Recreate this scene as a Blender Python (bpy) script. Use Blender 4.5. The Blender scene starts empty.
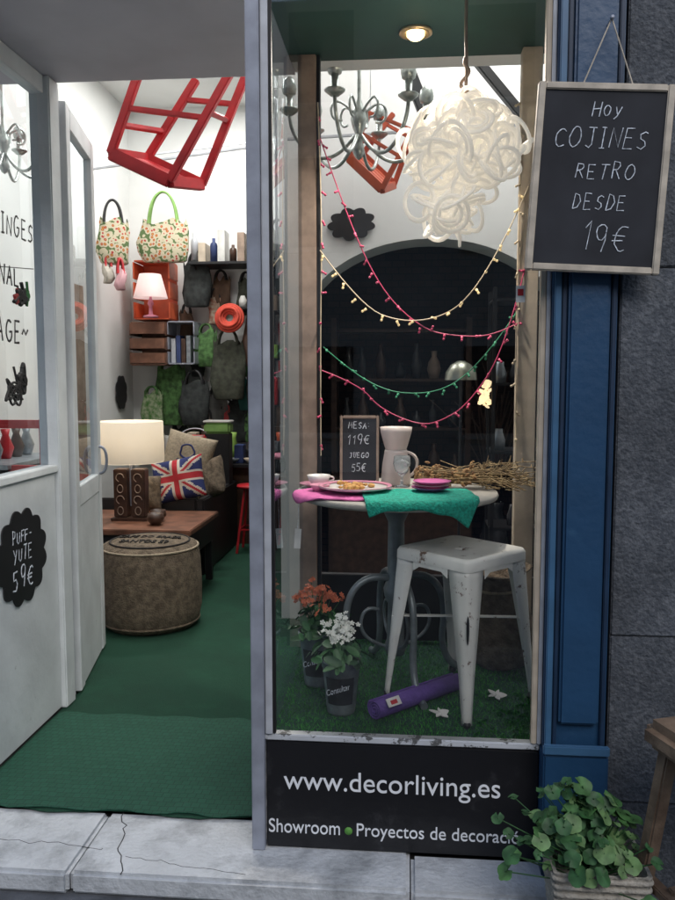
import bpy, bmesh, math, random
from mathutils import Vector, Matrix, Euler
random.seed(7)
R=math.radians
sc=bpy.context.scene
col=sc.collection
# ------------------------------------------------------------ materials
def mat(name,c,rough=.6,metal=0,var=.18,scale=8,bump=0,bscale=60,c2=None,emit=0,spec=.5,detail=6,trans=0):
    m=bpy.data.materials.new(name); m.use_nodes=True
    nt=m.node_tree; b=nt.nodes['Principled BSDF']
    b.inputs['Roughness'].default_value=rough; b.inputs['Metallic'].default_value=metal
    b.inputs['Specular IOR Level'].default_value=spec
    tc=nt.nodes.new('ShaderNodeTexCoord')
    n=nt.nodes.new('ShaderNodeTexNoise'); n.inputs['Scale'].default_value=scale; n.inputs['Detail'].default_value=detail
    nt.links.new(tc.outputs['Object'],n.inputs['Vector'])
    r=nt.nodes.new('ShaderNodeValToRGB')
    a=[max(0,x*(1-var)) for x in c]; d=[min(1,x*(1+var)) for x in c]
    if c2: a=c; d=c2
    r.color_ramp.elements[0].position=.35; r.color_ramp.elements[1].position=.65
    r.color_ramp.elements[0].color=(*a,1); r.color_ramp.elements[1].color=(*d,1)
    nt.links.new(n.outputs['Fac'],r.inputs['Fac']); nt.links.new(r.outputs['Color'],b.inputs['Base Color'])
    if bump:
        n2=nt.nodes.new('ShaderNodeTexNoise'); n2.inputs['Scale'].default_value=bscale; n2.inputs['Detail'].default_value=4
        nt.links.new(tc.outputs['Object'],n2.inputs['Vector'])
        bp=nt.nodes.new('ShaderNodeBump'); bp.inputs['Strength'].default_value=bump; bp.inputs['Distance'].default_value=.01
        nt.links.new(n2.outputs['Fac'],bp.inputs['Height']); nt.links.new(bp.outputs['Normal'],b.inputs['Normal'])
    if emit:
        b.inputs['Emission Color'].default_value=(*d,1); b.inputs['Emission Strength'].default_value=emit
    if trans:
        b.inputs['Transmission Weight'].default_value=trans
    return m
def worn(name,c,under,amount=.62,scale=18,rough=.45,metal=0,bump=.2,soft=.03,bscale=30):
    m=mat(name,c,rough,metal,.08,5,bump,bscale)
    nt=m.node_tree;b=nt.nodes['Principled BSDF']
    src=b.inputs['Base Color'].links[0].from_socket
    tc=[n for n in nt.nodes if n.type=='TEX_COORD'][0]
    n=nt.nodes.new('ShaderNodeTexNoise'); n.inputs['Scale'].default_value=scale; n.inputs['Detail'].default_value=10; n.inputs['Roughness'].default_value=.7
    nt.links.new(tc.outputs['Object'],n.inputs['Vector'])
    r=nt.nodes.new('ShaderNodeValToRGB'); r.color_ramp.elements[0].position=amount; r.color_ramp.elements[1].position=min(1,amount+soft)
    nt.links.new(n.outputs['Fac'],r.inputs['Fac'])
    mx=nt.nodes.new('ShaderNodeMix'); mx.data_type='RGBA'
    nt.links.new(r.outputs['Color'],mx.inputs[0]); nt.links.new(src,mx.inputs[6]); mx.inputs[7].default_value=(*under,1)
    nt.links.new(mx.outputs[2],b.inputs['Base Color'])
    return m
def glassmat(name,fac=.06,tint=(1,1,1)):
    m=bpy.data.materials.new(name); m.use_nodes=True; nt=m.node_tree; nt.nodes.clear()
    o=nt.nodes.new('ShaderNodeOutputMaterial'); t=nt.nodes.new('ShaderNodeBsdfTransparent'); g=nt.nodes.new('ShaderNodeBsdfGlossy')
    t.inputs[0].default_value=(*tint,1); g.inputs['Roughness'].default_value=.01; g.inputs[0].default_value=(.9,.95,1,1)
    mx=nt.nodes.new('ShaderNodeMixShader'); f=nt.nodes.new('ShaderNodeFresnel'); f.inputs[0].default_value=1.35
    ma=nt.nodes.new('ShaderNodeMath'); ma.operation='ADD'; ma.inputs[1].default_value=fac
    nt.links.new(f.outputs[0],ma.inputs[0]); nt.links.new(ma.outputs[0],mx.inputs[0])
    nt.links.new(t.outputs[0],mx.inputs[1]); nt.links.new(g.outputs[0],mx.inputs[2]); nt.links.new(mx.outputs[0],o.inputs[0])
    return m
def brickmat(name,c1,c2,mort,scale=5,rx=90,bw=.5,bh=.25):
    m=mat(name,c1,.85,0,.2,10,.3,50); nt=m.node_tree;b=nt.nodes['Principled BSDF']
    tc=[n for n in nt.nodes if n.type=='TEX_COORD'][0]
    mp=nt.nodes.new('ShaderNodeMapping'); mp.inputs['Rotation'].default_value=(R(rx),0,0)
    br=nt.nodes.new('ShaderNodeTexBrick'); br.inputs['Scale'].default_value=scale
    br.inputs['Brick Width'].default_value=bw;br.inputs['Row Height'].default_value=bh
    br.inputs['Color1'].default_value=(*c1,1);br.inputs['Color2'].default_value=(*c2,1);br.inputs['Mortar'].default_value=(*mort,1)
    nt.links.new(tc.outputs['Object'],mp.inputs[0]); nt.links.new(mp.outputs[0],br.inputs[0]); nt.links.new(br.outputs[0],b.inputs['Base Color'])
    return m
def transluc(name,c,t=.5,emit=0):
    m=mat(name,c,.5,0,.04,6); nt=m.node_tree;b=nt.nodes['Principled BSDF']; o=[n for n in nt.nodes if n.type=='OUTPUT_MATERIAL'][0]
    tr=nt.nodes.new('ShaderNodeBsdfTranslucent'); tr.inputs[0].default_value=(*c,1)
    mx=nt.nodes.new('ShaderNodeMixShader'); mx.inputs[0].default_value=t
    nt.links.new(b.outputs[0],mx.inputs[1]);nt.links.new(tr.outputs[0],mx.inputs[2]);nt.links.new(mx.outputs[0],o.inputs[0])
    if emit:
        b.inputs['Emission Color'].default_value=(*c,1); b.inputs['Emission Strength'].default_value=emit
    return m
WHITE=mat('white_wall',(.74,.75,.74),.8,var=.05,scale=1.5,bump=.05,bscale=20)
WPAINT=worn('white_paint_worn',(.68,.71,.72),(.38,.39,.38),.66,6,.5,soft=.06)
GREYP=mat('grey_soffit',(.62,.60,.66),.7,var=.10,scale=2)
ALU=mat('grey_metal_frame',(.33,.35,.41),.4,.25,.15,12)
ALU2=mat('grey_light_frame',(.50,.52,.56),.4,.2,.12,12)
TAN=mat('tan_wood_post',(.30,.22,.17),.6,var=.2,scale=14)
BEIGE=mat('beige_wood_post',(.54,.46,.36),.6,var=.12,scale=14)
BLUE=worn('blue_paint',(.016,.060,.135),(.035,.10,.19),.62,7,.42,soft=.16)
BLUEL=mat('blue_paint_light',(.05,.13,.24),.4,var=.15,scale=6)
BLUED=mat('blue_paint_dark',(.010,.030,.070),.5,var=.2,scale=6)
DKGREEN=mat('dark_green_ceiling',(.018,.055,.045),.6,var=.2,scale=3)
BLACK=mat('black_paint',(.012,.012,.014),.5,var=.2,scale=10)
BLACKG=worn('black_gloss_sign',(.010,.010,.012),(.05,.05,.055),.58,6,.3,soft=.2)
CHALKB=mat('chalkboard',(.012,.013,.018),.8,var=.5,scale=6,c2=(.024,.026,.034))
CHALK=mat('chalk_white',(.60,.64,.70),.9,var=.4,scale=90)
WTEXT=mat('white_lettering',(.85,.87,.9),.5,var=.05)
PALEW=mat('pale_wood',(.50,.44,.36),.65,var=.18,scale=20,bump=.1)
GALV=mat('galvanised_zinc',(.30,.33,.36),.42,.6,.25,25)
RED=mat('red_paint',(.46,.018,.025),.4,var=.2,scale=8)
ORANGE=mat('orange_paint',(.55,.10,.04),.4,var=.15,scale=8)
GREENC=worn('green_carpet',(.004,.052,.027),(.010,.085,.042),.50,2.2,.95,bump=.9,soft=.25,bscale=280)
WOOD=mat('brown_wood',(.17,.075,.045),.45,var=.35,scale=9)
DWOOD=mat('dark_wood',(.06,.03,.02),.4,var=.3,scale=20)
BURLAP=mat('burlap',(.15,.115,.08),.95,var=.35,scale=30,bump=1.2,bscale=110)
BURL2=mat('burlap_light',(.34,.28,.20),.95,var=.2,scale=60,bump=.5,bscale=180)
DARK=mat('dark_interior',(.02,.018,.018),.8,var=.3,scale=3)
GLASS=glassmat('window_glass',.07)
GLASS2=glassmat('side_glass',.05,(.90,.94,.95))
# ------------------------------------------------------------ helpers
def grp(name,loc=(0,0,0),rot=(0,0,0)):
    e=bpy.data.objects.new(name,None); e.empty_display_size=.1; col.objects.link(e); e.location=loc; e.rotation_euler=rot; return e
def add(name,me,m,parent=None,smooth=False,loc=(0,0,0),rot=(0,0,0)):
    o=bpy.data.objects.new(name,me); col.objects.link(o)
    if m is not None:
        for k in (m if isinstance(m,(list,tuple)) else [m]): me.materials.append(k)
    if smooth:
        for p in me.polygons: p.use_smooth=True
    o.location=loc;o.rotation_euler=rot
    if parent: o.parent=parent
    return o
def bmo(name,bm,m,parent=None,smooth=False,loc=(0,0,0),rot=(0,0,0)):
    me=bpy.data.meshes.new(name); bm.to_mesh(me); bm.free(); return add(name,me,m,parent,smooth,loc,rot)
def box(name,lo,hi,m,parent=None,bev=.003,rot=(0,0,0)):
    c=[(a+b)/2 for a,b in zip(lo,hi)]; s=[abs(b-a) for a,b in zip(lo,hi)]
    bm=bmesh.new(); bmesh.ops.create_cube(bm,size=1); bmesh.ops.scale(bm,vec=s,verts=bm.verts)
    if bev and min(s)>bev*2.5: bmesh.ops.bevel(bm,geom=bm.edges[:],offset=bev,segments=2,affect='EDGES')
    return bmo(name,bm,m,parent,False,c,rot)
def bar(name,p,q,w,h,m,parent=None,up=(0,1,0)):
    p=Vector(p);q=Vector(q);d=(q-p); L=d.length; d.normalize(); x=d.cross(Vector(up))
    if x.length<1e-3:x=d.cross(Vector((1,0,0)))
    x.normalize(); y=x.cross(d)
    bm=bmesh.new(); bmesh.ops.create_cube(bm,size=1); bmesh.ops.scale(bm,vec=(w,h,L),verts=bm.verts)
    bmesh.ops.bevel(bm,geom=bm.edges[:],offset=min(w,h)*.12,segments=2,affect='EDGES')
    M=Matrix((x,y,d)).transposed().to_4x4(); M.translation=(p+q)/2
    bmesh.ops.transform(bm,matrix=M,verts=bm.verts); return bmo(name,bm,m,parent)
def tube(name,pts,r,m,parent=None,cyc=False,smooth=True,res=4,multi=None,kind='NURBS'):
    cu=bpy.data.curves.new(name,'CURVE'); cu.dimensions='3D'; cu.bevel_depth=r; cu.bevel_resolution=res-2; cu.use_fill_caps=True; cu.resolution_u=6
    for P in (multi or [pts]):
        if kind=='NURBS' and len(P)>2:
            s=cu.splines.new('NURBS'); s.points.add(len(P)-1)
            for i,p in enumerate(P): s.points[i].co=(*p,1)
            s.order_u=3; s.use_endpoint_u=not cyc; s.use_cyclic_u=cyc
        else:
            s=cu.splines.new('POLY'); s.points.add(len(P)-1)
            for i,p in enumerate(P): s.points[i].co=(*p,1)
            s.use_cyclic_u=cyc
    o=bpy.data.objects.new(name,cu); col.objects.link(o)
    me=bpy.data.meshes.new_from_object(o.evaluated_get(bpy.context.evaluated_depsgraph_get())); bpy.data.objects.remove(o)
    me.materials.clear()
    return add(name,me,m,parent,smooth)
def lathe(name,prof,m,parent=None,seg=32,loc=(0,0,0),rot=(0,0,0),smooth=True,wob=0):
    bm=bmesh.new(); rings=[]
    for q,(r,z) in enumerate(prof):
        rings.append([bm.verts.new((max(r,1e-4)*(1+wob*math.sin(3*2*math.pi*i/seg+q*.9)+wob*.6*math.sin(7*2*math.pi*i/seg+q*1.7))*math.cos(2*math.pi*i/seg),max(r,1e-4)*(1+wob*math.sin(3*2*math.pi*i/seg+q*.9))*math.sin(2*math.pi*i/seg),z+wob*.15*math.sin(2*math.pi*i/seg*2+1)*(z>.02))) for i in range(seg)])
    for a,b in zip(rings,rings[1:]):
        for i in range(seg): bm.faces.new((a[i],a[(i+1)%seg],b[(i+1)%seg],b[i]))
    return bmo(name,bm,m,parent,smooth,loc,rot)
def poly(name,outline,th,m,parent=None,loc=(0,0,0),rot=(0,0,0)):
    bm=bmesh.new(); vs=[bm.verts.new((x,y,0)) for x,y in outline]; f=bm.faces.new(vs)
    ex=bmesh.ops.extrude_face_region(bm,geom=[f]); bmesh.ops.translate(bm,vec=(0,0,th),verts=[v for v in ex['geom'] if isinstance(v,bmesh.types.BMVert)])
    bmesh.ops.recalc_face_normals(bm,faces=bm.faces[:])
    return bmo(name,bm,m,parent,False,loc,rot)
def text(name,s,width,m,parent=None,loc=(0,0,0),rot=(R(90),0,0),ext=.001,shear=0,squash=1):
    cu=bpy.data.curves.new(name,'FONT'); cu.body=s; cu.extrude=ext; cu.shear=shear
    o=bpy.data.objects.new(name,cu); col.objects.link(o)
    me=bpy.data.meshes.new_from_object(o.evaluated_get(bpy.context.evaluated_depsgraph_get())); bpy.data.objects.remove(o)
    xs=[v.co.x for v in me.vertices]; k=width/(max(xs)-min(xs)); x0=min(xs)
    for v in me.vertices: v.co.x=(v.co.x-x0)*k; v.co.y*=k*squash
    me.materials.clear()
    return add(name,me,m,parent,False,loc,rot)
def circ(cx,cy,rx,ry,a0,a1,n=10): return [(cx+rx*math.cos(R(a0+(a1-a0)*i/n)),cy+ry*math.sin(R(a0+(a1-a0)*i/n))) for i in range(n+1)]
G={'H':[[(0,0),(0,1)],[(.6,0),(.6,1)],[(0,.5),(.6,.55)]],'O':[circ(.33,.5,.33,.5,80,440,14)],'Y':[[(0,1),(.3,.5)],[(.62,1),(.2,-.1)]],
'C':[circ(.35,.5,.35,.5,50,310)],'J':[[(.45,1),(.45,.15),(.3,0),(.05,.1)],[(.15,1),(.65,1)]],'I':[[(.15,0),(.15,1)],[(0,1),(.3,1)],[(0,0),(.3,0)]],
'N':[[(0,0),(0,1),(.55,0),(.58,1)]],'E':[[(.5,1),(0,1),(0,0),(.55,0)],[(0,.52),(.42,.52)]],'S':[[(.5,.9),(.3,1),(.05,.85),(.1,.6),(.4,.45),(.5,.2),(.3,0),(0,.1)]],
'R':[[(0,0),(0,1),(.4,.95),(.48,.75),(.35,.55),(0,.5)],[(.2,.5),(.55,0)]],'T':[[(0,1),(.65,1)],[(.33,1),(.3,0)]],'D':[[(0,0),(.05,1),(.35,.9),(.55,.5),(.35,.1),(0,0)]],
'1':[[(0,.75),(.22,1),(.2,0)]],'9':[circ(.28,.7,.24,.28,0,360,10)+[(.5,.4),(.4,0)]],'€':[circ(.4,.5,.35,.5,60,300),[(-.08,.6),(.5,.62)],[(-.08,.42),(.45,.42)]],
'M':[[(0,0),(.1,1),(.35,.35),(.6,1),(.7,0)]],'A':[[(0,0),(.32,1),(.62,0)],[(.12,.4),(.52,.4)]],':':[[(.1,.7),(.12,.66)],[(.1,.25),(.12,.2)]],'5':[[(.5,1),(.1,1),(.06,.58),(.3,.62),(.5,.35),(.35,.02),(0,.08)]],
'U':[[(0,1),(.03,.2),(.25,0),(.48,.15),(.52,1)]],'G':[circ(.35,.5,.35,.5,55,330)+[(.65,.45),(.4,.45)]],'P':[[(0,0),(0,1),(.4,.95),(.48,.72),(.35,.5),(0,.48)]],'F':[[(.5,1),(0,1),(0,0)],[(0,.52),(.42,.55)]],
'-':[[(.05,.5),(.4,.5)]],'V':[[(0,1),(.28,0),(.58,1)]],'L':[[(0,1),(0,0),(.5,0)]],'~':[[(0,.4),(.2,.6),(.45,.4),(.7,.6)]],'o':[circ(.25,.45,.25,.32,0,360)],'y':[[(0,.75),(.2,.25)],[(.45,.75),(.2,.1),(0,-.1)]]}
def hand(name,s,h,m,parent,loc,rot=(R(90),0,0),r=None,jit=.05,slant=.08,sp=.28,off=.0012):
    sp_l=[];x=0
    for ch in s:
        if ch==' ': x+=.5*h; continue
        k=1+random.uniform(-.13,.13);dy=random.uniform(-jit,jit)*h; mx=0;sl=slant+random.uniform(-.06,.06)
        for st in G[ch]:
            sp_l.append([(x+(px+py*sl)*h*.85+random.gauss(0,.012)*h,py*h*k+dy+random.gauss(0,.012)*h,off+random.uniform(0,.0002)) for px,py in st]); mx=max(mx,max(p[0] for p in st))
        x+=(mx*.85+sp*random.uniform(.8,1.25))*h
    cx=x/2
    sp_l=[[(a-cx,b-h/2,c) for a,b,c in P] for P in sp_l]
    o=tube(name,None,r or h*.05,m,parent,multi=sp_l,kind='POLY',res=3)
    for v in o.data.vertices: v.co.z=off+(v.co.z-off)*.35
    o.location=loc;o.rotation_euler=rot
    return o
def cloud(rx,ry,n=11,amp=.16,seg=110):
    return [((1-amp+amp*abs(math.sin(n*math.pi*i/seg)))*rx*math.cos(2*math.pi*i/seg),(1-amp+amp*abs(math.sin(n*math.pi*i/seg)))*ry*math.sin(2*math.pi*i/seg)) for i in range(seg)]
def leaves(name,n,fn,size,m,parent=None,kind='oval',up=.5):
    bm=bmesh.new()
    for i in range(n):
        p,nrm=fn(); s=size*random.uniform(.55,1.25)
        nrm=Vector(nrm)+Vector((random.gauss(0,.35),random.gauss(0,.35),random.gauss(up,.35))); nrm.normalize()
        q=nrm.to_track_quat('Z','Y').to_matrix(); rz=Matrix.Rotation(random.uniform(0,6.28),3,'Z')
        k=20 if kind=='round' else 8; ring=[];cup=random.uniform(.05,.3)
        c=bm.verts.new(Vector(p)+q@Vector((0,0,-s*cup)))
        for j in range(k):
            a=2*math.pi*j/k
            if kind=='round': rr=s*(1+.13*abs(math.cos(2.5*a)))*(.3 if j==0 else 1); v=Vector((rr*math.cos(a),rr*math.sin(a),s*.14*math.cos(3*a)))
            else: v=Vector((s*math.cos(a),s*.5*math.sin(a),-.15*s*math.cos(a)**2))
            ring.append(bm.verts.new(Vector(p)+q@(rz@v)))
        for j in range(k): 
            f=bm.faces.new((c,ring[j],ring[(j+1)%k])); f.material_index=i%len(m) if isinstance(m,(list,tuple)) else 0
    return bmo(name,bm,m,parent,True)
def pillow(name,w,h,t,m,parent=None,loc=(0,0,0),rot=(0,0,0),fn=None,N=28):
    bm=bmesh.new()
    def P(u,v,s):
        k=(max(0,(1-u**4))*max(0,(1-v**4)))**.5; pin=1-.09*(1-abs(u*v))*(u*u+v*v)*.6
        return (u*w/2*pin,v*h/2*pin,s*t/2*k+.006*math.sin(u*7+v*4)*k)
    for s in (1,-1):
        g=[[bm.verts.new(P(2*i/N-1,2*j/N-1,s)) for j in range(N+1)] for i in range(N+1)]
        for i in range(N):
            for j in range(N):
                vs=[g[i][j],g[i+1][j],g[i+1][j+1],g[i][j+1]]
                f=bm.faces.new(vs if s>0 else vs[::-1])
                if fn: f.material_index=fn((2*i+1)/N-1,(2*j+1)/N-1)
    bmesh.ops.remove_doubles(bm,verts=bm.verts[:],dist=1e-5)
    return bmo(name,bm,m,parent,True,loc,rot)
# ------------------------------------------------------------ ground, step, floor
def sheet(name,x0,x1,y0,y1,z,m,parent=None):
    bm=bmesh.new(); bm.faces.new([bm.verts.new(p) for p in [(x0,y0,z),(x1,y0,z),(x1,y1,z),(x0,y1,z)]]); return bmo(name,bm,m,parent)
ASPH=mat('asphalt',(.045,.047,.055),.9,var=.35,scale=40,bump=.6,bscale=200)
sheet('ground',-300,300,-300,300,0,ASPH)
PAVE=mat('pavement_stone',(.09,.095,.105),.85,var=.3,scale=12,bump=.4,bscale=120)
sheet('pavement',-30,30,.2,2.5,.004,PAVE)
MARB=worn('marble_step_stone',(.56,.58,.60),(.17,.18,.19),.47,4.2,.5,soft=.28,bump=.5,bscale=60)
st=grp('marble_step')
xs=[-3.2,-1.05,.02,.66]
yb=[(2.30,2.66),(2.305,2.66),(2.30,2.497)]
for i in range(3): box('slab_%d'%(i+1),(xs[i]+.002,yb[i][0],.006),(xs[i+1]-.002,2.497 if i==2 else 2.66,.08),MARB,st,.012)
CRK=mat('crack_dirt',(.05,.05,.05),.95)
random.seed(3)
def crack(a,b,n,j,r,nm):
    P=[(a[0]+(b[0]-a[0])*i/n+random.gauss(0,j),min(2.655,max(2.31,a[1]+(b[1]-a[1])*i/n+random.gauss(0,j))),.0795) for i in range(n+1)]
    tube(nm,P,r,CRK,st,kind='POLY',res=3)
crack((-1.0,2.65),(-.88,2.31),14,.008,.0022,'crack_a');crack((-1.9,2.50),(-.97,2.44),26,.006,.0014,'crack_b');crack((-.9,2.4),(-.5,2.34),16,.005,.0013,'crack_c')
SHOP=grp('shop_building')
sheet('floor_base',-3.2,1.9,2.5,9.2,.05,DARK,SHOP)
cp=grp('green_carpet_floor')
bm=bmesh.new()
NX,NY=60,120
g=[[bm.verts.new((-1.6+ (2.3)*i/NX*1.0,2.64+5.5*j/NY+(.012*math.sin(i*.5)+random.uniform(-.004,.004) if j==0 else 0),.088+.002*math.sin(i*.7+j*.4)*math.sin(j*.31))) for j in range(NY+1)] for i in range(NX+1)]
for i in range(NX):
    for j in range(NY): bm.faces.new((g[i][j],g[i+1][j],g[i+1][j+1],g[i][j+1]))
bmo('carpet_pile',bm,GREENC,cp,True)
sheet('carpet_back',-2.8,-1.6,3.7,8,.087,GREENC,cp)
DM=brickmat('ribbed_green_mat',(.006,.065,.036),(.009,.078,.045),(.003,.030,.020),16,0,.5,.5)
bm=bmesh.new();N=40
tp=[[bm.verts.new((-1.585+1.11*i/N,2.645+.80*j/8+(.008*math.sin(i*.7)+random.uniform(-.003,.003) if j in(0,8) else 0),.0945+.0012*math.sin(i*.9))) for j in range(9)] for i in range(N+1)]
for i in range(N):
    for j in range(8): bm.faces.new((tp[i][j],tp[i+1][j],tp[i+1][j+1],tp[i][j+1]))
o=bmo('entrance_mat',bm,DM);md=o.modifiers.new('s','SOLIDIFY');md.thickness=.003
# ------------------------------------------------------------ shop shell
S=SHOP
box('left_wall',(-2.95,2.5,0.05),(-2.8,8.0,4.3),WHITE,S,0)
box('back_wall',(-2.95,8.0,0.05),(1.9,8.15,4.3),WHITE,S,0)
box('ceiling',(-2.95,3.75,4.3),(1.9,8.15,4.4),WHITE,S,0)
box('front_upper_wall',(-2.95,3.6,3.25),(1.9,3.75,4.3),WHITE,S,0)
box('soffit',(-3.2,2.38,2.95),(-.5,3.6,3.25),GREYP,S,0)
box('display_ceiling',(-.498,2.38,2.95),(.62,3.46,3.25),DKGREEN,S,0)
box('display_ceiling_rear',(-.498,3.462,2.96),(1.9,3.6,3.25),WHITE,S,0)
box('facade_upper',(-3.2,2.42,3.252),(4,2.6,6.5),mat('upper_facade',(.3,.3,.3),.8),S,0)
box('right_wall',(1.75,2.9,0.05),(1.9,8,4.3),WHITE,S,0)
def archwall(y0,y1):
    bm=bmesh.new(); n=28; cx,a,zs,ri=.13,.80,1.93,.55
    ar=[(cx-a,.05)]+[(cx-a*math.cos(math.pi*i/n),zs+ri*math.sin(math.pi*i/n)) for i in range(n+1)]+[(cx+a,.05)]
    out=[(-.80,.05)]+[(-.80,1.93+(4.3-1.93)*min(1,i/4)) if i<=4 else ((-.80+2.55*(i-4)/(n-8)),4.3) if i<n-4 else (1.75,4.3-(4.3-1.93)*(i-(n-4))/4) for i in range(n+1)]+[(1.75,.05)]
    F=[bm.verts.new((x,y0,z)) for x,z in ar];O=[bm.verts.new((x,y0,z)) for x,z in out];B=[bm.verts.new((x,y1,z)) for x,z in ar];OB=[bm.verts.new((x,y1,z)) for x,z in out]
    for i in range(len(F)-1):
        bm.faces.new((F[i],F[i+1],O[i+1],O[i])); bm.faces.new((F[i],B[i],B[i+1],F[i+1])); bm.faces.new((B[i],OB[i],OB[i+1],B[i+1])); bm.faces.new((O[i],O[i+1],OB[i+1],OB[i]))
    return bm
bmo('arch_wall',archwall(5.0,5.3),WHITE,S)
DBR=brickmat('dark_brick',(.055,.030,.025),(.035,.020,.018),(.018,.015,.015),5)
box('alcove_back',(-.70,6.2,.05),(1.75,6.3,4.2),DBR,S,0)
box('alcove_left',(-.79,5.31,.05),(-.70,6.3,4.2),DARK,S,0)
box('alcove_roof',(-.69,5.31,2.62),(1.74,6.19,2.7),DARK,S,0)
box('ceiling_beam_1',(-2.7,4.9,4.15),(1.7,4.98,4.29),mat('beam_white',(.6,.6,.6)),S)
bar('rafter_1',(-.08,4.6,3.5),(.12,4.6,3.0),.07,.07,BLACK,S)
bar('rafter_2',(.25,4.6,3.5),(.75,4.6,2.9),.05,.06,BLACK,S)
for k,(p,q) in enumerate([((-1.0,6.5,3.5),(-.2,6.5,3.62)),((-2.4,6,3.2),(-1.0,6.0,3.35)),((-.7,4.7,3.0),(.7,4.7,3.05)),((-.75,4.6,3.25),(-.75,4.6,2.2)),((-1.4,7.9,4.2),(-1.4,7.9,2.8)),((-2.7,7.2,3.6),(-1.0,7.2,3.75))]):
    bar('ceiling_pipe_%d'%k,p,q,.015,.015,ALU2,S)
colors=[GALV,mat('white_enamel',(.65,.65,.62),.4),ALU2,RED,BEIGE,mat('navy_tin',(.03,.05,.15)),mat('lime_tin',(.25,.42,.08)),ORANGE,DWOOD,TAN,BLACK]
al=grp('alcove_sideboard',(-.05,5.75,.06))
DIM=mat('dimmed_glassware',(.05,.05,.055),.25,var=.4,scale=10)  # dark base colour puts the arch's gloom into the vessels
box('body',(-.5,-.2,0),(.5,.2,.85),DWOOD,al,.01);box('top',(-.53,-.22,.852),(.53,.22,.88),DWOOD,al,.006)
for k in range(2): box('door_%d'%k,(-.47+.48*k,-.215,.08),(-.03+.48*k,-.202,.80),DWOOD,al,.004)
box('hutch_left',(-.5,.0,.88),(-.46,.2,2.0),DWOOD,al);box('hutch_right',(.46,.0,.88),(.5,.2,2.0),DWOOD,al)
random.seed(31)
for z in (1.2,1.55,1.9): 
    box('shelf',(-.459,.0,z),(.459,.2,z+.02),DWOOD,al)
for z in (.881,1.221,1.571):
    for i in range(7):
        h=random.uniform(.08,.26);r=random.uniform(.025,.05);x=-.4+.13*i+random.uniform(-.02,.02)
        lathe('vessel',[(0,0),(r*.7,0),(r,h*.35),(r*.8,h*.6),(r*.35,h*.8),(r*.45,h),(0,h)],random.choice([DIM,DWOOD,DIM,TAN,DIM,BLACK]),al,16,(x,.1,z))
vs=grp('tall_dried_flower_vase',(.62,5.7,.06));lathe('vase',[(0,0),(.1,0),(.15,.25),(.08,.55),(.06,.65),(.08,.7),(.05,.7),(0,.6)],DIM,vs,24)
tube('stems',None,.004,DWOOD,vs,multi=[[(0,0,.6),(random.gauss(0,.08),random.gauss(0,.05),1.1),(random.gauss(0,.2),random.gauss(0,.1),random.uniform(1.3,1.75))] for i in range(24)])
# ------------------------------------------------------------ display window
W=grp('display_window')
box('plinth',(-.468,2.512,.097),(.425,3.5,.445),BLACK,W,0)
box('bottom_rail',(-.47,2.495,.447),(.425,2.53,.468),worn('chipped_rail',(.5,.52,.55),(.1,.1,.1),.55,25,.5),W)
box('platform',(-.468,2.532,.4455),(.6,3.6,.455),GREENC,W,0)
box('post_outer',(-.497,2.47,.082),(-.455,2.52,2.949),ALU,W)
box('post_inner',(-.453,2.485,.47),(-.43,2.52,2.949),ALU2,W)
box('post_seal',(-.429,2.49,.47),(-.42,2.51,2.949),BLACK,W)
box('post_rear_left',(-.46,3.38,.456),(-.385,3.45,2.949),TAN,W)
box('post_rear_left_trim',(-.384,3.39,.456),(-.37,3.44,2.949),BLACK,W)
box('post_rear_right',(.45,3.38,.456),(.53,3.45,2.949),BEIGE,W)
box('post_front_right',(.398,2.49,.469),(.415,2.52,2.949),BEIGE,W)
box('post_front_right2',(.416,2.485,.47),(.428,2.52,2.949),ALU2,W)
bm=bmesh.new(); bm.faces.new([bm.verts.new(p) for p in [(-.42,2.5,.468),(.398,2.5,.468),(.398,2.5,2.949),(-.42,2.5,2.949)]]); bmo('front_glass',bm,GLASS,W)
bm=bmesh.new(); bm.faces.new([bm.verts.new(p) for p in [(-.445,2.52,.46),(-.445,3.38,.46),(-.445,3.38,2.949),(-.445,2.52,2.949)]]); bmo('side_glass',bm,GLASS2,W)
box('black_partition',(-.385,3.52,.1),(.62,3.56,.75),BLACK,W)
box('glass_sticker',(.325,2.4965,1.855),(.352,2.4985,1.905),colors[1],W,0);box('glass_sticker_logo',(.33,2.495,1.875),(.347,2.4962,1.895),RED,W,0)
GR1=mat('artificial_grass_a',(.045,.27,.035),.8,var=.3,scale=5); GR2=mat('artificial_grass_b',(.022,.15,.022),.8,var=.3,scale=5)
bm=bmesh.new()
for i in range(20000):
    x=random.uniform(-.44,.58);y=random.uniform(2.535,3.5);h=random.uniform(.007,.015);a=random.uniform(0,6.28);w=.0016
    dx,dy=math.cos(a)*w,math.sin(a)*w; lx,ly=random.gauss(0,.007),random.gauss(0,.007)
    f=bm.faces.new([bm.verts.new((x-dx,y-dy,.454)),bm.verts.new((x+dx,y+dy,.454)),bm.verts.new((x+lx,y+ly,.454+h))]); f.material_index=i%2
bmo('artificial_grass',bm,[GR1,GR2])
sg=grp('shop_name_sign',(0,2.5,0))
box('panel',(-.452,-.006,.084),(.423,.010,.444),BLACKG,sg)
box('edge_chip',(-.4695,-.004,.1),(-.4535,.01,.43),mat('chipped_edge',(.4,.4,.4),.8,c2=(.02,.02,.02),scale=30),sg)
text('web_lettering','www.decorliving.es',.70,WTEXT,sg,(-.395,-.0075,.285),squash=1.05)
text('tagline_left','Showroom',.235,WTEXT,sg,(-.445,-.0075,.135),squash=1.25)
text('tagline_right','Proyectos de decoració',.525,WTEXT,sg,(-.155,-.0075,.135),squash=1.13)
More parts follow.
